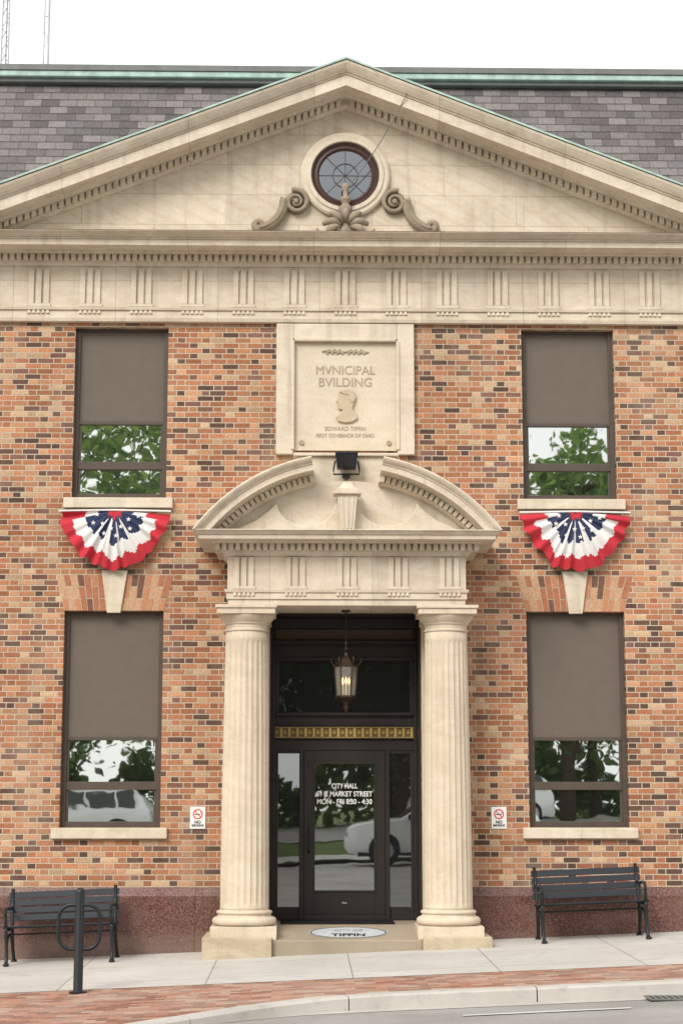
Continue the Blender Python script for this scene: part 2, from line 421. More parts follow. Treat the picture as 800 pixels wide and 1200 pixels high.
for s in (-1,1):
    for off,y in ((0,0),(4.6,.35)):
        a,c=sorted((s*(LW[0]+off),s*(LW[1]+off)))
        window(a,c,LW[2],LW[3],2.60,1.955,2.055,y); jack(a,c,LW[3],y)
        a,c=sorted((s*(UW[0]+off),s*(UW[1]+off)))
        window(a,c,UW[2],UW[3],6.65,6.03,6.13,y)

# ------------------------------------------------------------------ main entablature
def entab(hw,y,yb,name,x0=None):
    b=B(); L=lambda z0,z1,e0,e1: b.layer(z0,z1,hw,e0,e1,y,yb)
    L(7.945,7.995,.075,.09)
    L(7.995,8.10,.055,.055); L(8.10,8.14,.078,.088); L(8.14,8.69,.05,.05)
    L(8.69,8.735,.07,.11); 
    b.done(name+'_frieze',stoneF,bld,bevel=.005)
    b=B()
    L(8.735,8.82,.13,.13); L(8.82,8.845,.23,.25); L(8.845,8.925,.48,.48); L(8.925,8.945,.50,.50); L(8.945,8.99,.51,.60); L(8.99,9.005,.61,.61)
    b.done(name+'_cornice',stoneC,bld,bevel=.006)
    b=B()
    n=int((hw+.2)/.088)
    for i in range(-n,n+1): b.box(i*.088-.028,i*.088+.028,y-.195,y-.128,8.742,8.819)
    b.done(name+'_dentils',stoneM,bld)
entab(WX,0,.36,'main')
b=B()
for s in (-1,1):
    x0,x1=sorted((s*(WX+.62),s*13.3))
    b.prism_x([(.36,7.945),(.27,7.945),(.30,8.0),(.30,8.69),(.22,8.735),(.20,8.83),(-.17,8.85),(-.17,8.93),(-.26,8.99),(.36,9.0)],x0,x1)
b.done('wing_entablature',stoneM,bld)
b=B()
for i in range(-7,8):
    xc=i*.662
    b.box(xc-.155,xc+.155,-.078,-.048,8.145,8.185)
    for k in (-1,0,1): b.box(xc+k*.098-.034,xc+k*.098+.034,-.079,-.048,8.185,8.65)
    for k in range(-2,3): b.frus(8.055,8.10,xc+k*.06-.022,xc+k*.06+.022,-.076,-.05,xc+k*.06-.014,xc+k*.06+.014,-.070,-.05)
b.done('frieze_triglyphs',stoneM,bld,bevel=.003)

# ------------------------------------------------------------------ pediment
SL=.392; ZA=11.33
def rpath(x1,off=0):
    n=60; return [(x,ZA+off-SL*abs(x),0,1) for x in [ -x1+2*x1*i/n for i in range(n+1)]]
b=B()
b.sweep(rpath(5.68),[(.3,0),(-.62,0),(-.645,-.02),(-.635,-.05),(-.60,-.10),(-.565,-.14),(-.54,-.145),(-.54,-.165),(-.52,-.165),(-.52,-.315),(-.25,-.315),(-.23,-.34),(-.12,-.345),(-.12,-.425),(-.06,-.455),(.3,-.455)],zmin=8.96)
b.done('raking_cornice',stoneC,bld)
b=B()
for i in range(-56,57):
    if i==0: continue
    x=i*.088; z=lambda xx: ZA-SL*abs(xx)
    if z(x)-.43<9.0: continue
    a,c=x-.029,x+.029
    b.prism([(a,z(a)-.42),(c,z(c)-.42),(c,z(c)-.345),(a,z(a)-.345)],-.19,-.118)
b.done('raking_dentils',stoneM,bld)
b=B(); b.sweep(rpath(5.75,.002),[(.32,.0),(.32,.018),(-.66,.018),(-.66,-.008),(-.65,-.008),(-.65,.0)]); b.done('copper_rake_flashing',copM,bld)
b=B(); b.prism([(-5.4,8.97),(5.4,8.97),(0,8.97+5.4*SL-.2)],-.03,.28); b.done('tympanum',stoneJ,bld)
b=B(); b.prism([(-5.8,ZA-.02-SL*5.8),(5.8,ZA-.02-SL*5.8),(0,ZA-.02)],.32,2.2); b.done('gable_roof',copM,bld)
b=B(); b.frus(9.006,9.06,-WX-.62,WX+.62,-.62,.2,-WX-.1,WX+.1,-.05,.2); b.done('cornice_flashing',flashM,bld)

# oculus
OX,OZ=0,9.95
b=B(); b.ring([(.44,-.03),(.44,-.10),(.455,-.125),(.50,-.125),(.515,-.105),(.56,-.105),(.585,-.085),(.585,-.03)],OX,OZ); b.done('oculus_stone_ring',stoneM,bld,smooth=True)
b=B(); b.ring([(.345,-.035),(.345,-.06),(.37,-.085),(.40,-.075),(.44,-.11),(.44,-.035)],OX,OZ); b.done('oculus_frame',oculM,bld,smooth=True)
b=B(); b.disc(OX,-.05,OZ,.35); b.done('oculus_pane',glassO,bld)
b=B()
for k in range(4):
    a=math.pi*k/4+.0; b.tube([(OX+.345*math.cos(a),-.056,OZ+.345*math.sin(a)),(OX-.345*math.cos(a),-.056,OZ-.345*math.sin(a))],.004,6)
b.ring([(.16,-.062),(.168,-.062),(.168,-.05),(.16,-.05)],OX,OZ,40)
b.done('oculus_muntins',oculM,bld)
# scrolls either side
for s in (-1,1):
    b=B(); up=[]
    cx,cz=.645,9.575
    for i in range(44):
        t=i/43; a=R(70+ 640*(1-t)); r=.03+.135*t
        up.append((cx+r*math.cos(a),cz+r*math.sin(a)))
    tail=[]
    Q0=Vector((cx+.155,cz+.02)); Q1=Vector((cx+.165,cz-.20)); Q2=Vector((.93,9.23)); Q3=Vector((1.13,9.195))
    for i in range(0,25):
        t=i/24; p=(1-t)**3*Q0+3*(1-t)**2*t*Q1+3*(1-t)*t*t*Q2+t**3*Q3; tail.append((p.x,p.y))
    sm=[]
    for i in range(1,24):
        t=i/23; a=R(-90)+t*R(470); r=.062*(1-t*.75); sm.append((1.13+r*math.cos(a),9.257+r*math.sin(a)))
    b.tube([(s*x,-.10,z) for x,z in up],.032,8,taper=lambda t:.6+.5*t)
    b.tube([(s*x,-.09,z) for x,z in tail+sm],.062,10,taper=lambda t: (1.05 if t<.35 else 1.05-.75*(t-.35)/.65))
    b.tube([(s*(x-.005),-.145,z+.01) for x,z in tail],.018,6)
    b.tube([(s*(x+.035),-.115,z+.035) for x,z in tail[:-2]],.016,6)
    b.ring([(.002,-.15),(.035,-.14),(.035,-.05),(.002,-.05)],s*cx,cz,14)
    b.ring([(.0,-.045),(.155,-.045),(.155,-.03),(.0,-.03)],s*cx,cz,24)
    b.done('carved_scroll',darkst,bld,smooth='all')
b=B()
b.lathe([(.08,9.08),(.10,9.14),(.06,9.2),(.045,9.27),(.06,9.34),(.085,9.42),(.09,9.47),(.055,9.50),(.045,9.53),(.07,9.56),(.075,9.59),(.035,9.62),(.03,9.70),(.05,9.73),(.05,9.78),(.02,9.80)],0,-.18,20)
for k in range(-3,4):
    a=R(90+k*32); r0=.05; pts=[]
    for i in range(9):
        t=i/8; rr=r0+.20*t; aa=a+ (k*.16)*t*t
        pts.append((rr*math.cos(aa)*1.15,-.20-.08*math.sin(t*3),9.20+rr*math.sin(aa)*.95))
    b.tube(pts,.034,7,taper=lambda t:.4+1.1*math.sin(min(1,t*1.1)*2.6))
for s in (-1,1):
    b.tube([(s*(.10+.08*math.cos(t*.5)+.015*t),-.2,9.16+.06*math.sin(t*.5)) for t in range(0,14)],.02,6)
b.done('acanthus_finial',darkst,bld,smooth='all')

# ------------------------------------------------------------------ mansard roof
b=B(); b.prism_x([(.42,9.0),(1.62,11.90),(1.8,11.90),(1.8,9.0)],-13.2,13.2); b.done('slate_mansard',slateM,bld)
b=B(); b.box(-13.3,13.3,1.52,1.9,11.895,11.955); b.done('ridge_flashing',leadM,bld,bevel=.01)
b=B(); b.box(-13.3,13.3,1.46,1.9,11.957,12.04); b.done('copper_ridge_gutter',copM,bld,bevel=.01)
b=B(); b.box(-13.35,13.35,1.44,12.5,12.042,12.125); b.box(-13.2,13.2,1.8,13.8,9.0,12.0); b.done('flat_roof',leadM,bld)

# ------------------------------------------------------------------ plaque
b=B()
b.box(-.67,.67,-.035,-.005,6.26,7.72)
b.done('plaque_field',plaqM,bld)
b=B()
for x0,x1,z0,z1 in ((-.89,-.67,6.2,7.93),(.67,.89,6.2,7.93),(-.67,.67,7.72,7.93)):
    b.box(x0,x1,-.085,-.002,z0,z1)
b.done('plaque_frame',stoneM,bld,bevel=.012)
b=B()
for x0,x1,z0,z1 in ((-.70,-.655,6.26,7.70),(.655,.70,6.26,7.70),(-.655,.655,7.69,7.735)):
    b.box(x0,x1,-.105,-.04,z0,z1)
b.done('plaque_moulding',stoneM,bld,bevel=.012)
text('plaque_lettering','MVNICIPAL',.165,(0,-.037,7.315),plaqD,bld,.004,.76)
text('plaque_lettering','BVILDING',.165,(0,-.037,7.155),plaqD,bld,.004,.68)
text('plaque_lettering','EDWARD TIFFIN',.075,(0,-.037,6.545),plaqD,bld,.004,.52)
text('plaque_lettering','FIRST GOVERNOR OF OHIO',.07,(0,-.037,6.455),plaqD,bld,.004,.74)
head=[(-.02,7.045),(.05,7.055),(.10,7.03),(.135,6.97),(.13,6.90),(.105,6.85),(.10,6.80),(.15,6.74),(.17,6.68),(.10,6.635),(0,6.62),(-.10,6.64),(-.13,6.70),(-.06,6.745),(-.035,6.79),(-.085,6.795),(-.105,6.82),(-.095,6.85),(-.108,6.87),(-.098,6.885),(-.125,6.905),(-.10,6.95),(-.098,6.99),(-.075,7.03)]
darkst2=mk_stone('relief_mat',(.46,.375,.26),(.52,.435,.315),None,False)
b=B(); b.prism([(x*.95,z) for x,z in head],-.07,-.036); b.done('portrait_relief',darkst2,bld,bevel=.018,seg=3)
b=B(); b.prism([(-.06,7.05),(.05,7.062),(.115,7.03),(.135,6.96),(.12,6.9),(.08,6.88),(.05,6.93),(.04,6.98),(-.03,7.0),(-.09,7.02)],-.082,-.06); b.done('portrait_hair',darkst2,bld,bevel=.01)
b=B()
for s in (-1,1):
    for i in range(7):
        x=s*(.04+i*.033)
        b.ring([(.004,-.05),(.02,-.055),(.02,-.036),(.004,-.036)],x,7.565+(.012 if i%2 else -.012),10)
b.tube([(x*.05,-.045,7.565+.012*math.sin(x)) for x in range(-6,7)],.010,6)
for s in (-1,1): b.ring([(.003,-.055),(.03,-.055),(.035,-.036),(.003,-.036)],s*.56,6.36,14)
b.done('plaque_garland',plaqD,bld)

# ------------------------------------------------------------------ portico
CX,CY=1.222,-.62
PF=-.86
b=B(); hw=1.457
L=lambda z0,z1,e0,e1:b.layer(z0,z1,hw,e0,e1,PF,-.002)
L(4.165,4.24,-.01,-.01); L(4.24,4.32,.01,.01); L(4.32,4.36,.025,.035); L(4.36,4.77,0,0); L(4.77,4.825,.02,.07)
b.done('portico_frieze',mk_stone('portico_frieze_mat',SC0,SC1,(1.254,9.0,.94,.5,0.0)),bld,bevel=.006)
b=B()
L(4.825,4.91,.09,.09); L(4.91,4.935,.18,.20); L(4.935,4.985,.34,.34); L(4.985,5.03,.35,.40); L(5.03,5.045,.41,.41)
b.done('portico_cornice',stoneM,bld,bevel=.006)
b=B()
for i in range(-19,20): b.box(i*.083-.027,i*.083+.027,PF-.150,PF-.088,4.832,4.909)
for s in (-1,1):
    for j in range(0,10):
        y=PF+.0+j*.083; x0,x1=sorted((s*(hw+.088),s*(hw+.150))); b.box(x0,x1,y-.027,y+.027,4.832,4.909)
b.done('portico_dentils',stoneM,bld)
b=B()
for i in range(-2,3):
    xc=i*.627*1.0
    for k in (-1,0,1): b.box(xc+k*.088-.031,xc+k*.088+.031,PF-.026,PF+.01,4.395,4.755)
    b.box(xc-.14,xc+.14,PF-.036,PF-.002,4.362,4.395)
    for k in range(-2,3): b.box(xc+k*.055-.018,xc+k*.055+.018,PF-.030,PF-.008,4.28,4.32)
b.done('portico_triglyphs',stoneM,bld,bevel=.003)
RR=2.325; ZC=3.66
def arc(a0,a1,n=28):
    out=[]
    for i in range(n+1):
        a=a0+(a1-a0)*i/n; nx,nz=math.sin(a),math.cos(a); out.append((RR*nx,ZC+RR*nz,nx,nz))
    return out
prof=[(-.02,0),(-1.27,0),(-1.285,-.015),(-1.28,-.035),(-1.24,-.07),(-1.225,-.075),(-1.225,-.09),(-1.21,-.09),(-1.21,-.165),(-1.02,-.165),(-1.0,-.185),(-.95,-.19),(-.95,-.265),(-.90,-.29),(-.02,-.29)]
a1=math.asin(1.87/RR); a0=math.asin(.44/RR)
for s in (-1,1):
    b=B(); b.sweep(arc(s*a0,s*a1),prof,zmin=5.04); b.done('segmental_cornice',stoneM,bld,smooth=True)
    b=B(); n=20
    for i in range(n):
        a=s*(a0+.02+(a1-.10-a0)*i/(n-1)); da=.0115
        P=lambda aa,r:(r*math.sin(aa),ZC+r*math.cos(aa))
        if P(a,RR-.27)[1]<5.06: continue
        b.prism([P(a-da,RR-.262),P(a+da,RR-.262),P(a+da,RR-.19),P(a-da,RR-.19)],-1.01,-.948)
    b.done('segmental_dentils',stoneM,bld)
b=B(); pts=[(-1.86,5.045),(1.86,5.045)]
for i in range(31):
    a=a1-(2*a1)*i/30; r=RR-.27; pts.append((r*math.sin(a),max(5.046,ZC+r*math.cos(a))))
pts=[pts[0],pts[1]]+[p for p in pts[2:] if p[1]>5.05]
b.prism(pts,-.84,-.003); b.done('portico_tympanum',stoneM,bld)
b=B(); b.box(-.62,.62,-.5,-.004,5.6,6.09); b.box(-.66,.66,-.55,-.004,6.09,6.13); b.done('portico_blocking',stoneM,bld,bevel=.01)
b=B()
for s in (-1,1):
    p=[(0,5.046),(s*1.45,5.046),(s*1.35,5.10),(s*1.12,5.20),(s*.95,5.33),(s*.86,5.43)]
    for i in range(13):
        a=R(-8)-R(164)*i/12; p.append((s*(.50+.355*math.cos(a)),5.44+.30*math.sin(a)))
    p+=[(s*.12,5.50),(0,5.50)]
    b.prism(p,-.925,-.84)
b.done('tympanum_swag_panel',stoneM,bld,bevel=.012)
b=B()
b.frus(5.046,5.50,-.085,.085,-1.08,-.92,-.125,.125,-1.12,-.92)
b.box(-.17,.17,-1.16,-.90,5.50,5.535); b.box(-.14,.14,-1.13,-.92,5.535,5.575); b.frus(5.575,5.66,-.11,.11,-1.1,-.94,-.05,.05,-1.04,-1.0)
for k in (-1,0,1): b.frus(5.08,5.46,k*.045-.012,k*.045+.012,-1.095,-1.06,k*.07-.016,k*.07+.016,-1.125,-1.08)
b.done('portico_pedestal',stoneM,bld,bevel=.006)

# columns
NF=24
for s in (-1,1):
    cx=s*CX; z0,z1=.53,3.86
    def rf(r,z,a):
        e=min(1,max(0,(z-z0-.03)/.07))*min(1,max(0,(z1-.10-z)/.06))
        ph=(a*NF/(2*math.pi))%1.0
        return r-e*.0165*(max(0,1-(2*ph-1)**2)**.7)
    zs=[z0,z0+.03,z0+.05,z0+.075,z0+.10]+[z0+.1+(z1-z0-.27)*i/14 for i in range(1,15)]+[z1-.14,z1-.115,z1-.10,z1]
    prof_=[]
    for z in zs:
        t=(z-z0)/(z1-z0); prof_.append((.292-.034*t**1.6,z))
    b=B(); b.lathe(prof_,cx,CY,NF*8,rf); b.done('column_shaft',colM,bld,smooth='all')
    b=B()
    b.lathe([(.25,3.855),(.272,3.86),(.272,3.88),(.258,3.885),(.258,3.94),(.275,3.945),(.275,3.96),(.285,3.97),(.325,4.015),(.343,4.05),(.343,4.056)],cx,CY,48)
    b.box(cx-.353,cx+.353,CY-.353,CY+.353,4.056,4.125); b.box(cx-.372,cx+.372,CY-.372,CY+.372,4.125,4.163)
    b.done('column_capital',colM,bld,smooth=True,bevel=.004)
    b=B()
    tor=lambda r,z,h:[(r-h/2+h/2*math.cos(a),z+h/2+h/2*math.sin(a)) for a in [R(-80+20*i) for i in range(9)]]
    b.lathe([(.30,.345)]+tor(.385,.35,.10)+[(.335,.452),(.318,.465),(.315,.48)]+tor(.335,.482,.04)+[(.30,.525),(.296,.535)],cx,CY,48)
    b.box(cx-.39,cx+.39,CY-.39,CY+.39,.20,.348)
    b.done('column_base',colM,bld,smooth=True,bevel=.005)
    b=B(); x0,x1=sorted((s*.885,s*1.70)); b.box(x0,x1,-1.10,-.003,-.3,.235); b.done('column_plinth',mk_stone('plinth_mat%d'%s,(.42,.345,.24),(.53,.45,.33)),bld,bevel=.012)
    b=B(); x0,x1=sorted((s*.952,s*1.50)); b.box(x0,x1,-.13,-.002,.236,4.164)
    b.box(x0-.02,x1+.02,-.16,-.002,.236,.42); b.box(x0-.02,x1+.02,-.16,-.002,3.98,4.1635)
    b.done('pilaster',colM,bld,bevel=.006)

# sloping porch slab and threshold
b=B(); b.prism_x([(-1.02,-.3),(-1.02,.195),(-.30,.320),(-.30,-.3)],-.884,.884); b.done('porch_slab',stepM,bld,bevel=.012)
b=B(); b.box(-.883,.883,-.298,.0,-.3,.330); b.box(-.948,.948,.001,.75,-.3,.331); b.done('door_threshold',stepM,bld)
b=B()
for s in (-1,1):
    x0,x1=sorted((s*.925,s*.949)); b.box(x0,x1,.0,.5,.336,4.164)
b.box(-.925,.925,.002,.5,4.14,4.1645)
b.done('doorway_lining',doorM,bld)
DY=.50
b=B()
bx=b.box
bx(-.925,.925,DY-.02,DY+.10,3.80,4.139)
bx(-.925,-.885,DY-.03,DY+.1,.336,3.80); bx(.885,.925,DY-.03,DY+.1,.336,3.80)
bx(-.885,.885,DY,DY+.1,3.60,3.80); bx(-.885,.885,DY,DY+.1,2.77,2.94)
bx(-.885,-.84,DY+.0,DY+.1,2.94,3.60); bx(.84,.885,DY,DY+.1,2.94,3.60)
bx(-.885,.885,DY,DY+.1,2.46,2.60)
bx(-.517,.517,DY-.02,DY+.1,.333,.395)
for s in (-1,1):
    x0,x1=sorted((s*.52,s*.575)); bx(x0,x1,DY-.02,DY+.1,.336,2.46)
    x0,x1=sorted((s*.575,s*.885)); bx(x0,x1,DY+.01,DY+.09,.336,.50); bx(x0,x1,DY+.01,DY+.09,2.42,2.46)
    x0,x1=sorted((s*.845,s*.885)); bx(x0,x1,DY+.01,DY+.09,.50,2.42)
bx(-.885,.885,DY-.05,DY,3.61,3.64); bx(-.925,.925,DY-.09,DY-.021,3.82,3.86); bx(-.885,.885,DY-.06,DY,2.90,2.935)
bx(-.925,.925,DY-.13,DY-.021,4.02,4.138)
bx(-.885,.885,DY-.04,DY,2.60,2.615); bx(-.885,.885,DY-.04,DY,2.755,2.77)
for i in range(40): bx(-.87+i*.0446-.008,-.87+i*.0446+.012,DY-.045,DY,2.72+.052,2.79)
b.done('door_surround',doorM,bld,bevel=.005)
b=B(); b.box(-.88,.88,DY-.028,DY-.0215,3.875,4.0); b.done('door_head_panel',mk_paint('brown_panel_mat',(.10,.065,.045),.6,.3,.2),bld)
b=B(); bx=b.box
bx(-.517,-.385,DY+.01,DY+.07,.40,2.455); bx(.385,.517,DY+.01,DY+.07,.40,2.455); bx(-.385,.385,DY+.01,DY+.07,2.30,2.455); bx(-.385,.385,DY+.01,DY+.07,.40,.69)
bx(-.40,-.375,DY,DY+.01,.68,2.31); bx(.375,.40,DY,DY+.01,.68,2.31); bx(-.375,.375,DY,DY+.01,2.285,2.31); bx(-.375,.375,DY,DY+.01,.68,.705)
b.done('door_leaf',doorM,bld,bevel=.004)
b=B(); b.tube([(-.455,DY+.01,1.18),(-.455,DY-.05,1.20),(-.455,DY-.05,1.45),(-.455,DY+.01,1.47)],.013,8); b.box(-.475,-.435,DY,DY+.012,1.50,1.62); b.done('door_handle',blackM,bld)
b=B(); b.box(-.376,.376,DY+.03,DY+.038,.70,2.29); b.done('door_pane',glassD,bld)
b=B()
for s in (-1,1):
    x0,x1=sorted((s*.576,s*.846)); b.box(x0,x1,DY+.04,DY+.048,.50,2.42)
b.done('sidelight_panes',mk_glass('sidelight_glass_mat',.22,(.010,.009,.009),.12),bld)
b=B(); b.box(-.845,.845,DY+.05,DY+.058,2.935,3.605); b.done('transom_pane',glassT,bld)
b=B(); b.box(-.885,.885,DY-.012,DY+.01,2.616,2.754); b.cur=1
for i in range(34):
    x=-.86+i*.0521
    if i%2: b.box(x-.015,x+.015,DY-.026,DY-.012,2.63,2.74)
    else: b.ring([(.008,DY-.024),(.021,DY-.03),(.021,DY-.012),(.008,DY-.012)],x,2.685,10)
b.box(-.885,.885,DY-.03,DY-.012,2.617,2.626); b.box(-.885,.885,DY-.03,DY-.012,2.745,2.753)
b.done('gold_frieze_band',[mk_paint('gold_dark_mat',(.16,.10,.03),.5,.4,.4),goldM],bld)
text('door_lettering','CITY HALL',.088,(-.0,DY+.026,2.005),whiteM,bld,.001,.33,bold=.002)
text('door_lettering','51 E. MARKET STREET',.088,(0,DY+.026,1.905),whiteM,bld,.001,.71,bold=.002)
text('door_lettering','MON - FRI 8:30 - 4:30',.088,(0,DY+.026,1.808),whiteM,bld,.001,.70,bold=.002)
text('door_lettering','PULL',.03,(.0,DY+.0,.55),whiteM,bld,.001)

mt=empty('door_mat'); b=B(); b.box(-.80,.60,-.25,.42,.332,.346); 
for i in range(34): b.box(-.79+i*.041,-.79+i*.041+.018,-.24,.41,.346,.356)
b.done('mat_ribs',matM,mt)
seal=empty('floor_seal',(.02,-.66,.2585)); seal.rotation_euler=(math.atan(.125/.72),0,0)
def oval(b,r0,r1,z,n=64,ky=.58):
    vs=[];fs=[]
    for k in range(n):
        a=2*math.pi*k/n; vs+=[(r0*math.cos(a),ky*r0*math.sin(a),z),(r1*math.cos(a),ky*r1*math.sin(a),z)]
    for k in range(n):
        k2=(k+1)%n; fs.append((2*k,2*k2,2*k2+1,2*k+1))
    b.add(vs,fs)
b=B(); oval(b,.47,.001,.004); b.done('seal_disc',mk_paint('seal_mat',(.48,.50,.52),.6,.3,.25),seal)
b=B(); oval(b,.455,.44,.007); b.done('seal_rings',blackM,seal)
text('seal_lettering','TIFFIN',.17,(0,-.13,.007),blackM,seal,.0005,.40,rot=(0,0,0),bold=.006)
text('seal_lettering','CITY OF',.13,(0,.10,.007),galvM,seal,.0005,.34,rot=(0,0,0),bold=.003)

# ------------------------------------------------------------------ lantern
lan=empty('hanging_lantern',(0,-.35,0)); 
b=B(); n=14
zc=4.163
while zc>3.76:
    b.tube([(.012*math.cos(2*math.pi*k/10)*(1 if n%2 else 0),.012*math.cos(2*math.pi*k/10)*(0 if n%2 else 1),zc-.02+.022*math.sin(2*math.pi*k/10)) for k in range(10)],.004,5,close=True); zc-=.034; n+=1
b.lathe([(.05,4.14),(.055,4.155),(.055,4.164)],0,0,20)
b.lathe([(.008,3.77),(.02,3.74),(.012,3.71),(.03,3.68),(.05,3.66),(.02,3.64),(.03,3.60),(.075,3.56),(.13,3.49),(.15,3.48),(.15,3.46)],0,0,6)
for k in range(6):
    a=R(60*k); c,s_=math.cos(a),math.sin(a)
    b.tube([(.142*c,.142*s_,3.47),(.115*c,.115*s_,3.09)],.009,6)
    b.tube([(.15*c,.15*s_,3.47),(.19*c,.19*s_,3.53),(.17*c,.17*s_,3.57)],.008,6)
b.lathe([(.135,3.10),(.135,3.075),(.10,3.06),(.04,3.02),(.03,2.97),(.045,2.95),(.02,2.92),(.006,2.88)],0,0,6)
b.done('lantern_frame',bronzeM,lan)
b=B(); 
b.lathe([(.11,3.10),(.136,3.46)],0,0,6); b.done('lantern_glass',clearM,lan)
b=B(); c_=B()
for k in range(3):
    a=R(120*k+30); x,y=.045*math.cos(a),.045*math.sin(a)
    c_.lathe([(.012,3.10),(.012,3.24)],x,y,8)
    b.lathe([(.006,3.24),(.014,3.27),(.011,3.30),(.003,3.33)],x,y,8)
b.done('candle_bulbs',bulbM,lan); c_.done('candle_tubes',mk_paint('candle_mat',(.45,.36,.22),.6,.3,.1),lan)

# ------------------------------------------------------------------ floodlight on portico
fl=empty('floodlight',(0,-.62,6.0))
b=B(); b.frus(-.10,.07,-.115,.115,-.13,.02,-.135,.135,-.17,.06); b.box(-.14,.14,-.18,.065,.07,.09); b.tube([(-.14,-.05,.0),(-.16,-.05,-.1),(-.16,0,-.16),(.16,0,-.16),(.16,-.05,-.1),(.14,-.05,.0)],.012,6); b.lathe([(.05,-.2),(.05,-.16)],0,.05,12)
b.box(-.02,.02,0,.12,-.22,-.15)
for k in range(6): b.box(-.09+k*.036-.004,-.09+k*.036+.004,.02,.085,-.07,.06)
b.done('floodlight_housing',blackM,fl,bevel=.006)
b=B(); b.frus(-.098,.055,-.10,.10,-.136,-.13,-.115,.115,-.170,-.16); b.done('floodlight_lens',glassT,fl)
b=B(); b.tube([(0,-.56,6.135),(0,-.45,6.14),(0,-.06,6.16),(0,-.05,6.24)],.010,6); b.done('floodlight_conduit',blackM,fl,loc=(0,.62,-6.0))

gw=empty('guy_wire'); b=B()
pts=[]
for i in range(13):
    t=i/12; p=Vector((.86,-.60,11.02)).lerp(Vector((.03,-.20,9.74)),t); p.z-=.10*math.sin(math.pi*t); pts.append(p)
b.tube(pts,.007,6); b.tube([(.86,-.60,11.02),(.90,-.4,11.1),(.92,.2,11.1)],.007,6); b.done('wire',leadM,gw)

# ------------------------------------------------------------------ bunting
navy=mk_cloth('bunting_navy_mat',(.035,.045,.09)); bred=mk_cloth('bunting_red_mat',(.48,.04,.055)); bwh=mk_cloth('bunting_white_mat',(.68,.67,.66))
def bunting(name,x,seed):
    rnd=random.Random(seed); root=empty(name,(x,-.11,5.45)); b=B(); NR,NA=34,264; W,H=.70,.745
    ph=rnd.random()*6
    jit=[rnd.uniform(-1.4,1.4) for _ in range(16)]
    fold=[rnd.uniform(.45,1.5) for _ in range(16)]
    edge=[rnd.uniform(-1,1) for _ in range(12)]
    def sm(lst,t):
        t=t*(len(lst)-1.001); i=int(t); f=t-i; f=f*f*(3-2*f); return lst[i]*(1-f)+lst[i+1]*f
    def P(r,a):
        u=a/math.pi; w=math.sin(a*20+ph+sm(jit,u)*1.6)
        amp=.036*r*sm(fold,u)
        rr=r*(1+.026*math.cos(a*20+ph+sm(jit,u)*1.6)*r*sm(fold,u)+.022*sm(edge,u)*r)
        px=-W*rr*math.cos(a)*(1-.12*math.sin(a)**2)+.012*sm(jit,u)*r; pz=-H*rr*(math.sin(a)**1.15)-.035*r*(1-math.sin(a))+.012*sm(jit,u)*r
        return (px,-.02-amp*w-.07*math.sin(r*3.1)*math.sin(a),pz)
    for i in range(NR+1):
        for k in range(NA+1):
            b.v.append(P(.03+.97*i/NR,math.pi*k/NA))
    for i in range(NR):
        for k in range(NA):
            u=k/NA; a=math.pi*u
            r=(i+.5)/NR+.022*math.sin(a*20+ph+sm(jit,u)*1.6)+.025*sm(jit,u)
            m=2 if r<.10 else 0 if r<.54 else 1 if r<.79 else 2
            if m==0 and r>.15 and .18<u<.82:
                f=math.sin(math.pi*u*15+ph+sm(jit,u))
                if f>.62: m=1
            if r>.3 and r<=.79 and (u<.07 or u>.93): m=1 if m==0 else 2
            b.f.append([i*(NA+1)+k,i*(NA+1)+k+1,(i+1)*(NA+1)+k+1,(i+1)*(NA+1)+k]); b.mi.append(m)
    b.done('pleated_cloth',[navy,bwh,bred],root,smooth='all')
    st=B()
    for k in range(10):
        a=math.pi*(k+.8)/10.6; rr=.45 if k%2 else .32
        px,py,pz=P(rr,a); vs=[]
        for j in range(10):
            q=.034 if j%2==0 else .014; an=R(90+36*j); vs.append((px+q*math.cos(an),py-.022,pz+q*math.sin(an)))
        st.add(vs,[list(range(10))])
    st.done('stars',bwh,root)
    t=B(); t.tube([(-.71,-.0,.0),(0,-.01,.012),(.71,0,.0)],.014,6); t.done('header_band',bwh,root)
bunting('bunting_flag',-2.925,1); bunting('bunting_flag.001',2.925,5)

# ------------------------------------------------------------------ no smoking signs
def nosmoke(name,x,z):
    r=empty(name,(x,0,z)); b=B(); b.box(-.095,.095,-.012,-.003,-.135,.135); b.done('sign_plate',whiteM,r,bevel=.003)
    b=B(); b.ring([(.048,-.0145),(.062,-.0145),(.062,-.012),(.048,-.012)],0,.045,32)
    b.prism([(-.044,.083),(-.036,.089),(.044,.007),(.036,.001)],-.0165,-.015); b.done('prohibition_ring',redM,r)
    b=B(); b.box(-.04,.03,-.0145,-.012,.036,.046); b.tube([(.03,-.013,.05),(.038,-.013,.062),(.028,-.013,.07)],.003,5); b.done('cigarette_symbol',blackM,r)
    text('sign_text','NO',.05,(0,-.013,-.055),blackM,r,.0006,bold=.002); text('sign_text','SMOKING',.04,(0,-.013,-.095),blackM,r,.0006,.15,bold=.0015)
nosmoke('no_smoking_sign',-1.83,1.61); nosmoke('no_smoking_sign.001',1.91,1.61)

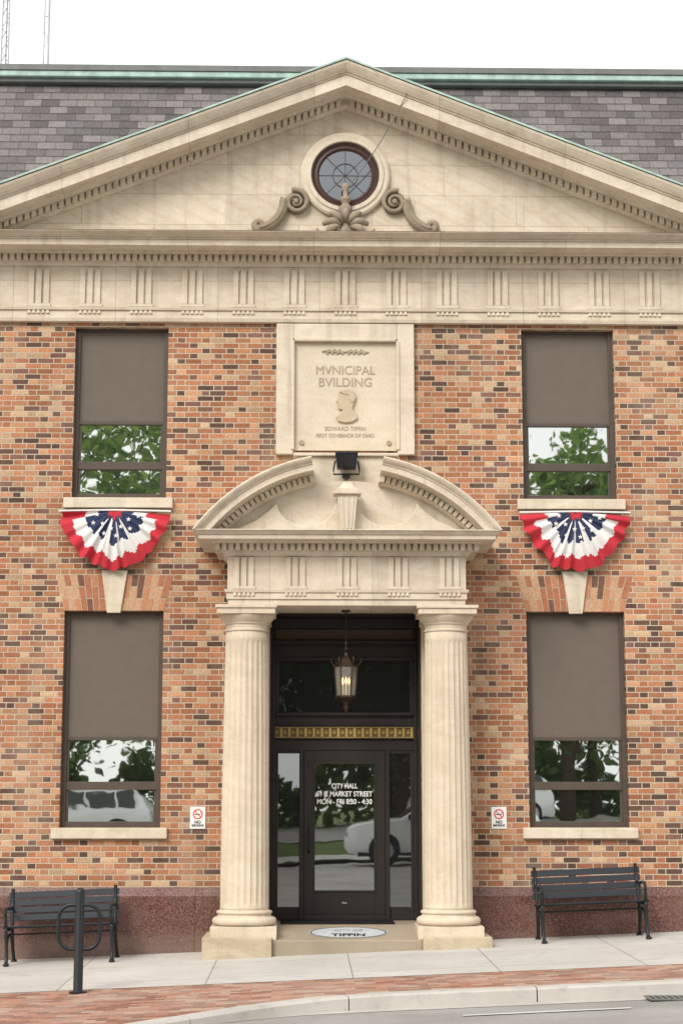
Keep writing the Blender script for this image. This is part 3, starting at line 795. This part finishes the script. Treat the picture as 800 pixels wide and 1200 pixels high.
# ------------------------------------------------------------------ ground
def xc_(x): return max(-14,min(14,x))
def zs_(x,y): return .04*xc_(x)+.07+.02*max(-9,min(0,y))
def zr_(x,y): return .04*xc_(x)-.17+.03*max(0,min(15,-y-5))+.12*max(0,min(6,-y-29))
def sheet(name,xs,ys,fz,mat):
    b=B(); n=len(ys)
    for x in xs:
        for y in ys: b.v.append((x,y,fz(x,y)))
    for i in range(len(xs)-1):
        for j in range(n-1): b.f.append([i*n+j,(i+1)*n+j,(i+1)*n+j+1,i*n+j+1]); b.mi.append(0)
    return b.done(name,mat)
XS=[-500,-100,-30,-14,-7,0,7,14,30,100,500]
gr=M('ground_mat',.95,.1); p_=gr.pos(); gr.base(gr.mix(gr.mapr(gr.noise(p_,.5,3),.3,.7),(.07,.11,.035),(.12,.16,.055)))
sheet('ground',XS,[-600,-100,-40,-35,-29,-20,-16,-12,-5,0,15,60,600],lambda x,y:zr_(x,y)-.03,gr.m)
sheet('road',XS,[-24.5,-20,-16,-12,-8,-5,-4.5],zr_,asphM)
sheet('parking_lot',[-60,-30,-14,0,14,30,60],[-48,-35,-33],lambda x,y:zr_(x,y)+.004,asphM)
sheet('sidewalk',[-60,-14,-7,0,7,14,60],[-3.6,-1.8,0.36],zs_,walkM)
curb=[(60,-4.9),(14,-4.9),(5,-4.9),(.3,-4.9),(.05,-4.92),(-.3,-5.0),(-.7,-5.22),(-1.1,-5.5),(-1.5,-5.85),(-1.95,-6.25),(-2.4,-6.7),(-2.9,-7.2),(-3.5,-7.65),(-4.3,-8.0),(-5.5,-8.2),(-7,-8.25),(-14,-8.25),(-60,-8.25)]
b=B()
for i in range(len(curb)-1):
    (x0,y0),(x1,y1)=curb[i],curb[i+1]
    b.add([(x0,-3.6,zs_(x0,-3.6)-.003),(x0,y0,zs_(x0,y0)-.003),(x1,y1,zs_(x1,y1)-.003),(x1,-3.6,zs_(x1,-3.6)-.003)],[(0,1,2,3)])
b.done('brick_paver_strip',paverM)
def cpt(d):
    for i in range(len(curb)-1):
        a=Vector(curb[i]);c=Vector(curb[i+1]);l=(c-a).length
        if d<=l: return a+(c-a)*d/l,(c-a).normalized()
        d-=l
    return Vector(curb[-1]),Vector((-1,0))
b=B()
d=40.0
while d<86:
    ln=1.83
    sub=8; ring=[]
    for q in range(sub+1):
        p,t=cpt(d+ (ln-.012)*q/sub)
        p2,t2=cpt(d+ln*q/sub+.12); p3,t3=cpt(max(0,d+ln*q/sub-.12)); tt=(p2-p3).normalized(); nrm=Vector((tt.y,-tt.x)); 
        if nrm.dot(Vector((-.4,-1)))<0 : nrm=-nrm
        q1=p+nrm*.15; q2=p+nrm*.17; zt=zs_(p.x,p.y)+.004; zb=zr_(p.x,p.y)-.1
        jt=.004 if q in (0,sub) else 0
        ring.append([(p.x,p.y,zt-jt),(q1.x,q1.y,zt-.004-jt),(q2.x,q2.y,zt-.025),(p.x+nrm.x*.185,p.y+nrm.y*.185,zb),(p.x,p.y,zb)])
    vs=[v for r_ in ring for v in r_]; fs=[]
    for i in range(sub):
        for j in range(5):
            j2=(j+1)%5; fs.append((i*5+j,i*5+j2,(i+1)*5+j2,(i+1)*5+j))
    fs+=[(0,1,2,3,4),tuple(sub*5+j for j in (4,3,2,1,0))]
    b.add(vs,fs); d+=ln
b.done('kerb',curbM,smooth=True)
b=B()
for i in range(2,len(curb)-2):
    (x0,y0),(x1,y1)=curb[i],curb[i+1]
    o0=.45; n0=Vector((-.5,-1)) if x0<0 else Vector((0,-1)); n1=Vector((-.5,-1)) if x1<0 else Vector((0,-1)); 
    if x0<-5: n0=Vector((0,-1))
    if x1<-5: n1=Vector((0,-1))
    n0.normalize(); n1.normalize()
    A=(x0+n0.x*.16,y0+n0.y*.16); Bp=(x0+n0.x*o0,y0+n0.y*o0); C=(x1+n1.x*o0,y1+n1.y*o0); D=(x1+n1.x*.16,y1+n1.y*.16)
    b.add([(*q,zr_(*q)+.004) for q in (A,Bp,C,D)],[(0,1,2,3)])
b.done('gutter',curbM)
sheet('far_sidewalk',[-60,-14,0,14,60],[-29,-24.5],lambda x,y:zr_(x,-20)+.12,walkM)
wornM=mk_concrete('worn_line_mat',(.50,.50,.48),(.62,.62,.60))
b=B(); b.add([(x,y,zr_(x,y)+.008) for x,y in ((.9,-6.15),(2.4,-6.12),(2.4,-6.24),(.9,-6.27))],[(0,1,2,3)]); b.done('parking_line',wornM)
sd=empty('storm_drain',(3.05,-5.40,zr_(3.05,-5.40)+.006)); b=B()
b.box(-.36,.36,-.18,-.15,0,.012); b.box(-.36,.36,.15,.18,0,.012)
for i in range(13): b.box(-.36+i*.058,-.36+i*.058+.030,-.15,.15,0,.012)
b.done('grate',leadM,sd)
b=B(); b.box(-.35,.35,-.16,.16,.0,.003); b.done('drain_opening',matM,sd)

# ------------------------------------------------------------------ benches
slatM=mk_paint('bench_slat_mat',(.018,.023,.030),.55,.3,.3)
def bench(name,x,y):
    r=empty(name,(x,y,zs_(x,y)+.0)); r.rotation_euler=(0,-math.atan(.04),0)
    hw=.665
    b=B()
    for i in range(5): yy=-.20+i*.093; b.box(-hw,hw,yy-.037,yy+.037,.425+(.012 if i==0 else 0)-.006*i,.45-.006*i)
    b.done('seat',slatM,r,bevel=.006)
    b=B()
    for i in range(4):
        z=.52+i*.088; yy=.225+(z-.45)*.28; b.prism_x([(yy-.014,z-.036),(yy+.012,z-.038),(yy+.034,z+.036),(yy+.008,z+.038)],-hw,hw)
    b.done('backrest',slatM,r,bevel=.005)
    k=0
    for sx in (-.62,.62):
        k+=1; b=B()
        b.tube([(sx,-.25,.012),(sx,-.235,.05),(sx,-.20,.16),(sx,-.215,.28),(sx,-.235,.40),(sx,-.23,.43)],.021,8)
        b.tube([(sx,.34,.012),(sx,.31,.05),(sx,.24,.18),(sx,.215,.32),(sx,.225,.43),(sx,.26,.60),(sx,.335,.86)],.021,8)
        b.tube([(sx,-.23,.41),(sx,0,.40),(sx,.22,.41)],.02,8)
        b.tube([(sx,-.21,.18),(sx,-.12,.30),(sx,0,.345),(sx,.12,.30),(sx,.24,.18)],.014,8)
        b.tube([(sx,-.23,.43),(sx,-.245,.52),(sx,-.25,.60),(sx,-.22,.645),(sx,-.10,.655),(sx,.05,.64),(sx,.27,.64)],.019,8)
        b.tube([(sx,-.25+.03*math.sin(t*.7)-.01,.60+.03*math.cos(t*.7)) for t in range(9)],.012,6)
        b.box(sx-.03,sx+.03,-.30,-.21,0,.022); b.box(sx-.03,sx+.03,.29,.38,0,.022)
        b.done('cast_side_%d'%k,blackM,r,smooth='all')
    b=B(); b.tube([(-.62,0,.34),(.62,0,.34)],.010,6); b.done('cross_rod',blackM,r)
    return r
bench('park_bench',-3.385,-.62); bench('park_bench.001',2.955,-.62)

# ------------------------------------------------------------------ bike rack
bx_,by_=-2.79,-3.85
br=empty('bike_rack',(bx_,by_,zs_(bx_,by_)))
b=B(); b.lathe([(.09,0),(.09,.012),(.05,.014),(.048,.02),(.048,1.0),(.044,1.015),(.028,1.035),(.0,1.042)],0,0,28); b.done('post',blackM,br,smooth=True)
b=B(); pts=[]
hw_,hz,rc=.21,.22,.13
for cx,cz,a0_ in ((hw_-rc,hz-rc,0),(-hw_+rc,hz-rc,90),(-hw_+rc,-hz+rc,180),(hw_-rc,-hz+rc,270)):
    for k in range(7): a=R(a0_+15*k); pts.append((cx+rc*math.cos(a),-.005,.65+cz+rc*math.sin(a)))
b.tube(pts,.021,10,close=True); b.done('locking_ring',blackM,br,smooth='all')

# ------------------------------------------------------------------ antennas
an=empty('antenna_mast',(-5.42,5,12.1)); b=B()
for dx,dy in ((-.07,0),(.07,0),(0,.12)): b.tube([(dx,dy,0),(dx*.6,dy*.6,4.2)],.014,6)
for i in range(20):
    z=i*.2; f=1-.4*z/4.2; s=1 if i%2 else -1
    b.tube([(-.07*f*s,0,z),(.07*f*s,0,z+.2)],.008,5); b.tube([(.07*f*s,0,z),(0,.12*f,z+.2)],.008,5)
b.done('lattice',galvM,an)
an=empty('radio_antenna',(-4.72,5,12.1)); b=B(); b.tube([(0,0,0),(0,0,4)],.02,8); b.tube([(-.07,0,1.2),(-.07,0,3.4)],.012,6)
b.tube([(.0,0,1.3),(-.07,0,1.3)],.008,5); b.tube([(0,0,2.4),(-.07,0,2.4)],.008,5)
for z in (1.5,2.0): b.tube([(-.07+.05*math.cos(k*.628),.0,z+.12*math.sin(k*.628)) for k in range(10)],.006,5,close=True)
b.done('antenna_pole',galvM,an)

# ------------------------------------------------------------------ street behind the camera (seen mirrored in the glass)
leafM=mk_leaf('leaf_mat',(.07,.12,.04),(.16,.235,.085)); barkM=mk_paint('bark_mat',(.09,.065,.045),.9,.1,.5)
def treemesh(seed,h,rad):
    rnd=random.Random(seed); tb=B()
    tb.tube([(0,0,0),(.1,.05,h*.25),(0,.1,h*.5),(.1,0,h*.8)],.30,10,taper=lambda t:1-.75*t)
    tips=[]
    for i in range(14):
        z=h*rnd.uniform(.24,.75); a=rnd.uniform(0,6.28); L_=rad*rnd.uniform(.6,1)
        p=[(0,0,z),(L_*.4*math.cos(a),L_*.4*math.sin(a),z+L_*.2),(L_*.85*math.cos(a),L_*.85*math.sin(a),z+L_*.35)]
        tb.tube(p,.09,6,taper=lambda t:1-.8*t); tips.append(p[2])
    lb=B(); cl=[]
    for i in range(85):
        a=rnd.uniform(0,6.28); u=rnd.uniform(-1,1); q=rnd.uniform(.3,1)**.6
        cl.append((rad*q*math.sqrt(1-u*u)*math.cos(a),rad*q*math.sqrt(1-u*u)*math.sin(a),h*.58+h*.40*q*u))
    for c in cl+tips:
        cr=rnd.uniform(.8,1.6)
        for k in range(100):
            p=Vector((rnd.gauss(0,.5),rnd.gauss(0,.5),rnd.gauss(0,.42)))*cr+Vector(c)
            s=rnd.uniform(.11,.23); n=Vector((rnd.gauss(0,1),rnd.gauss(0,1),rnd.gauss(0,1)+.6)).normalized()
            t=n.orthogonal().normalized(); t.rotate(Matrix.Rotation(rnd.uniform(0,6.28),3,n)); q=n.cross(t)
            lb.add([p+t*s,p+q*s*.6,p-t*s,p-q*s*.6],[(0,1,2,3)])
    return tb,lb
tm=[]
for sd_,h,rad in ((3,17,5.4),(11,15.5,5.2)):
    tb,lb=treemesh(sd_,h,rad)
    r=empty('street_tree'); tb.done('trunk',barkM,r,smooth='all'); lb.done('crown',leafM,r); tm.append(r)
tm[0].location=(-9.5,-38,.5); tm[1].location=(8.5,-39,.9)
spots=[(-17,-41),(17,-42),(-4,-50),(3.5,-51),(-25,-40),(26,-40),(12,-55),(-12,-56)]+[(-42+8.8*i+(i%3)*.9,-64-(i%2)*4) for i in range(10)]
for i,(x,y) in enumerate(spots):
    src=tm[i%2]; r=empty('street_tree',(x,y,.6)); r.rotation_euler=(0,0,i*1.3+.5); r.scale=(1,1,1+.08*(i%3)) if y>-60 else (1.15,1.15,1)
    for ch in list(src.children):
        o=bpy.data.objects.new(ch.name,ch.data); sc.collection.objects.link(o); o.parent=r
rnd=random.Random(4); b=B()
for i in range(9000):
    x=rnd.uniform(-40,40); z=.6+rnd.random()**.7*(3.0+.9*math.sin(x*.8)+.6*math.sin(x*2.1)); y=-58+rnd.gauss(0,.5)
    s=rnd.uniform(.2,.38); n=Vector((rnd.gauss(0,1),rnd.gauss(0,1)+.8,rnd.gauss(0,1)+.6)).normalized(); t=n.orthogonal().normalized(); q=n.cross(t); p=Vector((x,y,z+.25))
    b.add([p+t*s,p+q*s*.7,p-t*s,p-q*s*.7],[(0,1,2,3)])
b.done('hedge',leafM)

# parked SUV beside the photographer
car=empty('parked_car',(.5,-21.9,zr_(2.5,-21)))
carP=M('white_car_paint_mat',.25,.5,(.80,.81,.82)); carP.b.inputs['Coat Weight'].default_value=.6; carP=carP.m
b=B()
st=[(0.0,.70,.42,.72,.72,.66),(.08,.82,.28,.86,.88,.70),(.30,.91,.24,.97,1.0,.78),(.9,.94,.24,1.05,1.08,.82),(1.35,.94,.24,1.08,1.12,.80),(2.0,.94,.24,1.10,1.60,.68),(2.4,.94,.24,1.11,1.70,.68),(3.2,.94,.24,1.12,1.72,.68),(4.0,.94,.26,1.13,1.66,.67),(4.45,.92,.30,1.12,1.45,.66),(4.66,.86,.40,1.08,1.12,.68),(4.72,.74,.50,.95,.96,.64)]
vs=[];fs=[]
for (x,w,zb,zm,zt,wr) in st:
    zmid=(zb+zm)/2
    half=[(w*.93,zb),(w,zb+.12),(w*1.01,zmid),(w*.97,zm),(wr+.03,max(zm+.01,zt-.06)),(wr*.8,zt)]
    row=[(x,-a,z) for a,z in half]+[(x,a,z) for a,z in reversed(half)]
    vs+=row
n=12
for i in range(len(st)-1):
    for j in range(n):
        j2=(j+1)%n; fs.append((i*n+j,i*n+j2,(i+1)*n+j2,(i+1)*n+j))
fs+=[list(range(n)),list(range(len(st)*n-1,(len(st)-1)*n-1,-1))]
b.add(vs,fs); b.done('body',carP,car,smooth=True,bevel=.02)
b=B()
for s in (-1,1):
    for (x0,x1,x2,x3) in ((1.62,2.08,2.66,2.66),(2.74,2.74,3.58,3.62),(3.70,3.68,4.12,4.34)):
        y0,y1=s*.935,s*.735
        b.add([(x0,y0,1.15),(x1,y1,1.60),(x2,y1,1.62),(x3,y0,1.16)],[(0,1,2,3)])
b.add([(1.33,-.76,1.14),(1.33,.76,1.14),(1.98,.66,1.62),(1.98,-.66,1.62)],[(0,1,2,3)])
b.done('windows',glassT,car)
b=B(); c2=B(); c3=B()
for x in (.95,3.75):
    for s in (-1,1):
        c3.ring([(.01,s*.93),(.40,s*.93),(.40,s*.955),(.01,s*.955)],x,.38,32)
        b.ring([(.22,s*.72),(.36,s*.74),(.365,s*.80),(.365,s*.92),(.345,s*.965),(.24,s*.97)],x,.365,32)
        c2.ring([(.02,s*.90),(.25,s*.95),(.25,s*.96),(.05,s*.975),(.02,s*.975)],x,.365,24)
b.done('tyres',matM,car,smooth=True); c3.done('wheel_arches',matM,car); c2.done('wheels',galvM,car)
b=B(); b.box(.03,.2,-.80,-.55,.68,.80); b.box(.03,.2,.55,.80,.68,.80); b.done('headlamps',galvM,car,bevel=.02)
b=B(); b.box(.3,4.4,-.955,-.92,.22,.30); b.box(.3,4.4,.92,.955,.22,.30); b.box(1.55,1.75,.95,1.12,1.10,1.24); b.box(1.55,1.75,-1.12,-.95,1.10,1.24); b.done('sill_trim_and_mirrors',matM,car,bevel=.01)
for i,(x,y) in enumerate(((-10.2,-36.2),(2.9,-36.2))):
    r=empty('parked_car',(x,y,zr_(x+2.3,-36)+.01))
    for ch in list(car.children):
        o=bpy.data.objects.new(ch.name,ch.data); sc.collection.objects.link(o); o.parent=r
        for md in ch.modifiers:
            m2=o.modifiers.new('bevel','BEVEL'); m2.width=md.width; m2.segments=2; m2.limit_method='ANGLE'

# ------------------------------------------------------------------ light: bright thin overcast
SE,SA=38,210
w=bpy.data.worlds.new('World'); sc.world=w; w.use_nodes=True; nt=w.node_tree
bg=nt.nodes['Background']; sky=nt.nodes.new('ShaderNodeTexSky'); sky.sky_type='NISHITA'; sky.sun_disc=False
sky.sun_elevation=R(SE); sky.sun_rotation=R(SA); sky.air_density=1.2; sky.dust_density=4.0; sky.ozone_density=.6
hs=nt.nodes.new('ShaderNodeHueSaturation'); hs.inputs['Saturation'].default_value=.35
mx=nt.nodes.new('ShaderNodeMix'); mx.data_type='RGBA'; mx.inputs[0].default_value=.8
mx.inputs[7].default_value=(10.7,10.5,10.3,1)
nt.links.new(sky.outputs[0],hs.inputs['Color']); nt.links.new(hs.outputs[0],mx.inputs[6]); nt.links.new(mx.outputs[2],bg.inputs[0]); bg.inputs[1].default_value=.15
sl=bpy.data.lights.new('sun','SUN'); sl.energy=2.7; sl.angle=R(25); sl.color=(1,.955,.885)
so=bpy.data.objects.new('sun',sl); sc.collection.objects.link(so)
az=R(SA); el=R(SE); dirv=Vector((math.sin(az)*math.cos(el),math.cos(az)*math.cos(el),math.sin(el)))
so.rotation_euler=dirv.to_track_quat('Z','Y').to_euler()

# ------------------------------------------------------------------ camera
cd=bpy.data.cameras.new('camera'); cam=bpy.data.objects.new('camera',cd); sc.collection.objects.link(cam)
cd.sensor_fit='VERTICAL'; cd.sensor_height=36; cd.sensor_width=24; cd.lens=62.7; cd.clip_end=2000; cd.clip_start=.05
cam.location=(-.5,-22.5,1.70); cam.rotation_euler=(R(90+9.5),0,R(-1.15)); sc.camera=cam
